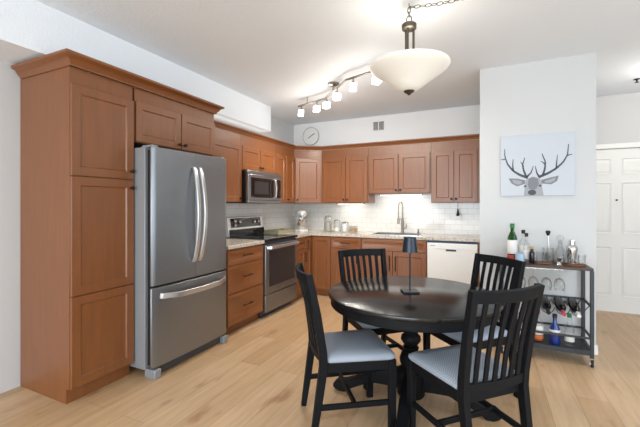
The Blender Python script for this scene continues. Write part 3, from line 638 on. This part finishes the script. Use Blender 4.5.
spots = [((-.78, 2.10), 36, 'black slat-back chair seen side-on in front of the range, grey seat toward the table'),
         ((-.112, 2.10), 135, 'nearest black slat-back chair, its back turned toward the viewer, beside the bar cart'),
         ((-.785, 2.755), -46, 'black slat-back chair on the kitchen side of the table, backing onto the base cabinets'),
         ((-.125, 2.765), 224, 'black slat-back chair between the table and the left end of the bar cart')]
for i, ((x, y), a_, lb) in enumerate(spots):
    c = chair if i == 0 else copy_tree(chair)
    c.location = (x, y, 0); c.rotation_euler = (0, 0, math.radians(a_)); c['label'] = lb

# ------------------------------------------------------------------ bar cart
CX0, CX1, CY0, CY1, CZ = .13, .79, 3.59, 3.88, .815
t = thing('bar_cart', 'charcoal metal bar cart on casters against the white partition wall', 'cart', ((CX0 + CX1) / 2, (CY0 + CY1) / 2, 0))
build('top', MB().box(CX0 - .01, CX1 + .01, CY0 - .01, CY1 + .01, CZ - .022, CZ), 'cart_top', t, .002)
for x in (CX0, CX1):
    for y in (CY0, CY1):
        build('post', MB().box(x - .013, x + .013, y - .013, y + .013, .075, CZ - .022), 'cart_metal', t, .002)
        cs = build('caster', MB().lathe((x, y, .03), [(.027, -.009), (.03, -.006), (.03, .006), (.027, .009)], 18, (1, 0, 0)), 'black', t)
        build('fork', MB().box(x - .014, x - .0105, y - .012, y + .012, .02, .07).box(x + .0105, x + .014, y - .012, y + .012, .02, .07).box(x - .014, x + .014, y - .012, y + .012, .07, .075), 'chrome', cs)
        build('wheel_cap', MB().cyl((x, y, .03), .014, -.0155, .0155, 12, (1, 0, 0)), 'label_white', cs)
build('bottom_shelf', MB().box(CX0 + .013, CX1 - .013, CY0, CY1, .118, .13).box(CX0, CX1, CY0 - .012, CY0 + .012, .095, .135).box(CX0, CX1, CY1 - .012, CY1 + .012, .095, .135).box(CX1 - .012, CX1 + .012, CY0, CY1, .095, .135).box(CX0 - .012, CX0 + .012, CY0, CY1, .095, .135), 'cart_metal', t)
def rails(z, front=True):
    mb = MB(); 
    for x in (CX0, CX1): mb.box(x - .007, x + .007, CY0 + .013, CY1 - .013, z - .008, z + .008)
    mb.box(CX0 + .013, CX1 - .013, CY1 - .007, CY1 + .007, z - .008, z + .008)
    if front: mb.box(CX0 + .013, CX1 - .013, CY0 - .007, CY0 + .007, z - .008, z + .008)
    return mb
build('guard_rail', rails(.235), 'cart_metal', t)
WX = [.29, .42, .55, .68]           # wine positions along the rack
mb = rails(.495, False)
mb.tube([(CX0 + .01, CY0 + .035, .495)] + [(x + .05 * math.cos(k), CY0 + .035, .455 - .055 * math.sin(k)) for x in (.485, .595, .70) for k in [math.pi * (1 - i / 8) for i in range(9)]] + [(CX1 - .01, CY0 + .035, .495)], .004, 6)
mb.tube([(CX0 + .01, CY1 - .035, .515)] + [(x + .05 * math.cos(k), CY1 - .035, .47 - .05 * math.sin(k)) for x in (.485, .595, .70) for k in [math.pi * (1 - i / 8) for i in range(9)]] + [(CX1 - .01, CY1 - .035, .515)], .004, 6)
build('wine_rack', mb, 'cart_metal', t)
mb = MB()
for x in [.235 + .05 * i for i in range(8)]: mb.tube([(x, CY0 + .01, CZ - .034), (x, CY1 - .01, CZ - .034)], .0035, 6)
mb.tube([(.22, CY0 + .012, CZ - .028), (.60, CY0 + .012, CZ - .028)], .0035, 6).tube([(.22, CY1 - .012, CZ - .028), (.60, CY1 - .012, CZ - .028)], .0035, 6)
build('glass_rack', mb, 'chrome', t)
# wine bottles lying on the rack, neck toward the viewer
for x, foil, lb in ((.485, 'black', 'dark wine bottle with a black neck lying in the cart rack, nearest the chairs'), (.595, 'pink_foil', 'dark wine bottle with a pink foil neck in the middle of the cart rack'), (.70, 'label_white', 'dark wine bottle with a white foil neck in the cart rack, by the end posts')):
    ax = V((.0, -.985, -.17)).normalized(); c0 = V((x, CY1 - .012, .465))
    t = thing('wine_bottle', lb, 'bottle', c0, 'wine bottles in the cart rack')
    build('glass', MB().lathe(c0, [(.0, 0), (.036, .0), (.038, .01), (.038, .17), (.03, .2), (.015, .225), (.014, .27)], 20, ax), 'dark_glass', t)
    build('foil', MB().lathe(c0, [(.0145, .235), (.016, .24), (.016, .30), (.0, .302)], 14, ax), foil, t)
# stemmed glasses hanging foot-up
GP = [(.285, 3.70, 'first'), (.385, 3.72, 'second'), (.485, 3.70, 'third'), (.585, 3.72, 'last')]
g0 = None
for i, (x, y, w_) in enumerate(GP):
    lb = '%s stemmed wine glass hanging upside down under the cart top, counted from the chair' % w_
    if g0 is None:
        g0 = g = thing('wine_glass', lb, 'glass', (0, 0, 0), 'wine glasses hanging under the cart top')
        build('foot', MB().lathe((0, 0, 0), [(.0, .006), (.034, .004), (.035, .002), (.034, 0), (.006, -.006)], 20), 'glass', g)
        build('stem', MB().lathe((0, 0, 0), [(.006, -.006), (.004, -.02), (.004, -.07), (.008, -.082)], 12), 'glass', g)
        build('bowl', MB().lathe((0, 0, 0), [(.006, -.08), (.025, -.09), (.038, -.115), (.041, -.14), (.033, -.18), (.031, -.18), (.039, -.14), (.036, -.116), (.024, -.093), (.0, -.085)], 24), 'glass', g)
    else: g = copy_tree(g0); g['label'] = lb
    g.location = (x, y, CZ - .029); g.scale = (1.08, 1.08, 1.12)
# bottles and glassware
def bottle(name, label, x, y, z, r, h, shoulder, neck_r, mg, cap=None, labels=(), cat='bottle', fill=None):
    t = thing(name, label, cat, (x, y, z)); z += .001
    s0, s1 = shoulder
    build('glass', MB().lathe((x, y, z), [(.0, 0), (r * .92, 0), (r, .006), (r, h * s0), (r * .92, h * (s0 + .05)), (neck_r, h * s1), (neck_r, h * .97), (neck_r * .7, h * .97)], 22), mg, t)
    if cap: build('cap', MB().lathe((x, y, z), [(neck_r * 1.1, h * .88), (neck_r * 1.2, h * .885), (neck_r * 1.2, h), (.0, h + .001)], 14), cap, t)
    for m_, z0, z1 in labels: build('label', MB().lathe((x, y, z), [(r + .0004, h * z0), (r + .0008, h * z0 + .001), (r + .0008, h * z1 - .001), (r + .0004, h * z1)], 22), m_, t)
    if fill: build('liquid', MB().lathe((x, y, z), [(r - .004, .006), (r - .003, h * fill[1]), (.0, h * fill[1])], 18), fill[0], t)
    return t
bottle('gin_bottle', 'tall green-shouldered bottle with a white and red label on the cart top', .222, 3.76, CZ, .042, .35, (.6, .8), .016, 'green_glass', 'cap_green', (('label_white', .2, .56), ('label_red', .02, .17)))
bottle('spirit_bottle', 'clear bottle with a black cap between the green bottle and the gold-capped one', .315, 3.80, CZ, .034, .29, (.6, .74), .013, 'glass', 'black', (('label_white', .2, .5),))
bottle('spirit_bottle', 'slimmer black-capped clear bottle just in front of the other clear bottle', .335, 3.735, CZ, .026, .265, (.58, .74), .012, 'glass', 'black', (('label_white', .12, .42),))
bottle('bitters_bottle', 'short dark bottle with a gold cap on the cart top', .372, 3.68, CZ, .022, .15, (.6, .76), .012, 'dark_glass', 'gold')
tag(build('tin_cup', MB().lathe((.275, 3.645, CZ + .001), [(.0, 0), (.034, 0), (.036, .004), (.036, .085), (.034, .085), (.034, .006), (.0, .006)], 24), 'label_blue'), 'pale blue cup at the front of the cart top below the green bottle', 'cup')
tag(build('wooden_tray', MB().box(.41, .52, 3.66, 3.78, CZ + .001, CZ + .014), 'tray_wood', bevel=.003), 'small brown wooden coaster tray in the middle of the cart top', 'tray')
def tumbler(x, y, z, r, h, label):
    tag(build('tumbler', MB().lathe((x, y, z + .001), [(.0, 0), (r * .85, 0), (r, h), (r - .003, h), (r * .82, .008), (.0, .008)], 20), 'glass'), label, 'glass', 'tumblers on the bar cart')
tumbler(.44, 3.75, CZ + .014, .033, .085, 'clear tumbler at the back of the small wooden coaster tray')
tumbler(.485, 3.70, CZ + .014, .033, .085, 'clear tumbler at the front of the small wooden coaster tray')
mgx, mgy = .51, 3.79
tag(build('mixing_glass', MB().lathe((mgx, mgy, CZ + .001), [(.0, 0), (.042, 0), (.046, .01), (.046, .13), (.05, .135), (.044, .132), (.043, .012), (.0, .01)], 24), 'glass'), 'clear mixing glass holding the dark-topped muddler', 'glass')
t = thing('muddler', 'long steel muddler with a dark bulb end standing in the mixing glass', 'muddler', (mgx, mgy, CZ + .012))
build('shaft', MB().tube([(mgx + .01, mgy, CZ + .013), (mgx, mgy, CZ + .25)], .005, 10), 'chrome', t); build('bulb', MB().lathe((mgx, mgy, CZ + .245), [(.006, 0), (.014, .012), (.02, .035), (.017, .045), (.0, .048)], 16), 'black', t)
t = thing('decanter', 'clear glass decanter with a ball stopper behind the cart tools', 'decanter', (.61, 3.835, CZ)); z = CZ + .001
build('body', MB().lathe((.61, 3.835, z), [(.0, 0), (.05, 0), (.054, .01), (.05, .09), (.03, .13), (.016, .145), (.016, .18), (.024, .19), (.013, .188), (.026, .125), (.046, .088), (.05, .012), (.0, .008)], 24), 'glass', t)
build('stopper', MB().ball((.61, 3.835, z + .222), .03).cyl((.61, 3.835, z), .011, .17, .195), 'glass', t)
tag(build('wooden_board', MB().lathe((.69, 3.72, CZ + .001), [(.0, 0), (.088, 0), (.09, .003), (.09, .012), (.088, .014), (.0, .014)], 32), 'tray_wood'), 'round wooden board under the shaker at the cart end', 'board')
t = thing('cocktail_shaker', 'polished steel cocktail shaker standing on the round wooden board', 'shaker', (.685, 3.765, CZ + .015)); z = CZ + .016
build('cup', MB().lathe((.685, 3.765, z), [(.0, 0), (.032, 0), (.042, .10), (.043, .115), (.0, .115)], 24), 'chrome', t)
build('strainer', MB().lathe((.685, 3.765, z), [(.044, .116), (.044, .13), (.03, .155), (.022, .16)], 24), 'chrome', t); build('cap', MB().lathe((.685, 3.765, z), [(.023, .158), (.025, .16), (.024, .195), (.018, .2), (.0, .2)], 20), 'chrome', t)
tumbler(.635, 3.69, CZ + .014, .032, .08, 'clear tumbler on the round wooden board, on the side facing the muddler')
tumbler(.69, 3.67, CZ + .014, .032, .08, 'clear tumbler on the round wooden board in front of the shaker')
tumbler(.745, 3.705, CZ + .014, .03, .08, 'clear tumbler on the round wooden board nearest the cart end')
tag(build('jigger', MB().lathe((.575, 3.66, CZ + .001), [(.0, 0), (.02, 0), (.022, .003), (.008, .03), (.024, .065), (.022, .065), (.006, .032), (.0, .03)], 20), 'chrome'), 'small steel jigger at the front edge of the cart top', 'jigger')
# bottom shelf
bottle('spirit_bottle', 'clear bottle with an orange label on the cart bottom shelf', .42, 3.69, .13, .042, .27, (.58, .75), .015, 'glass', 'label_orange', (('label_orange', .08, .2), ('label_white', .22, .5)), fill=('amber', .10))
bottle('spirit_bottle', 'cobalt blue bottle with a white neck label on the cart bottom shelf', .54, 3.645, .13, .04, .26, (.5, .72), .015, 'blue_glass', 'black', (('label_white', .42, .5),))
bottle('spirit_bottle', 'clear bottle with a dark green cap on the cart bottom shelf', .648, 3.66, .13, .036, .275, (.55, .74), .014, 'glass', 'cap_green', (('label_white', .15, .36),))
bottle('spirit_bottle', 'squat clear bottle with a white label on the cart bottom shelf behind the chair', .29, 3.72, .13, .045, .22, (.6, .78), .016, 'glass', 'black', (('label_white', .15, .5),))

# ------------------------------------------------------------------ stag picture on the partition wall
KX0, KX1, KZ0, KZ1 = .129, .731, 1.427, 2.008; yk = YP - .022
t = thing('wall_picture', 'square white canvas print of a grey antlered stag above the bar cart', 'picture', ((KX0 + KX1) / 2, YP, KZ0))
build('canvas', MB().box(KX0, KX1, yk, YP - .001, KZ0, KZ1), 'canvas', t, .002)
K = lambda x, y, l=0: V((KX0 + (x - 33) / 390 * (KX1 - KX0), yk - .0006 - l * .0003, KZ0 + (378 - y) / 338 * (KZ1 - KZ0)))
art = MB()
def ribbon(pts, w0, w1, l, mi):
    art.mi = mi; pts = [V((x, y, 0)) for x, y in pts]
    pts = resample(pts, 14); n = len(pts); L, Rr = [], []
    for i, p in enumerate(pts):
        d = (pts[min(i + 1, n - 1)] - pts[max(i - 1, 0)]).normalized(); wd = w0 + (w1 - w0) * i / (n - 1); nn_ = V((-d.y, d.x, 0)) * wd / 2
        L.append(p + nn_); Rr.append(p - nn_)
    art.loft([[K(a.x, a.y, l), K(b_.x, b_.y, l), K(b_.x, b_.y, 0) + V((0, .0004, 0)), K(a.x, a.y, 0) + V((0, .0004, 0))] for a, b_ in zip(L, Rr)])
def blob(poly, l, mi): art.mi = mi; art.loft([[K(x, y, 0) + V((0, .0004, 0)) for x, y in poly], [K(x, y, l) for x, y in poly]])
def oval(x, y, rx, ry, l, mi): blob([(x + rx * math.cos(k), y + ry * math.sin(k)) for k in [2 * math.pi * i / 20 for i in range(20)]], l, mi)
for pts, w0, w1 in (([(182, 278), (140, 262), (100, 235), (70, 195), (56, 150), (56, 112)], 15, 4), ([(57, 170), (46, 172), (34, 168)], 7, 3), ([(104, 238), (100, 205), (103, 170)], 9, 3), ([(172, 268), (160, 235), (154, 205), (166, 166)], 12, 4), ([(160, 215), (152, 200), (143, 188)], 7, 3), ([(176, 275), (200, 250), (212, 214)], 11, 3),
                    ([(240, 276), (290, 256), (330, 232), (365, 200), (387, 160), (391, 104)], 15, 4), ([(384, 166), (396, 162), (410, 160)], 7, 3), ([(330, 234), (332, 200), (336, 158)], 9, 3), ([(262, 264), (272, 232), (275, 195), (257, 148)], 12, 4), ([(273, 208), (262, 196), (250, 190)], 7, 3), ([(243, 276), (229, 250), (222, 214)], 11, 3)): ribbon(pts, w0, w1, 3, 0)
blob([(178, 282), (210, 272), (245, 282), (258, 305), (258, 335), (266, 377), (160, 377), (166, 335), (168, 305)], 1, 2)
blob([(188, 284), (210, 276), (236, 284), (240, 315), (228, 340), (210, 346), (190, 340), (182, 315)], 2, 1)
for pl in ([(170, 292), (125, 281), (78, 279), (94, 308), (125, 325), (166, 312)], [(253, 292), (300, 280), (343, 271), (334, 300), (305, 317), (256, 312)]): blob(pl, 1, 1)
for pl in ([(150, 297), (120, 289), (96, 288), (106, 306), (128, 316), (150, 309)], [(272, 297), (302, 289), (328, 280), (322, 298), (302, 308), (272, 308)]): blob(pl, 2, 2)
oval(205, 360, 22, 15, 3, 0); oval(168, 325, 7, 6, 3, 0); oval(247, 323, 7, 6, 3, 0)
build('stag_drawing', art, ['ink', 'ink_mid', 'ink_light'], t, smooth=0)
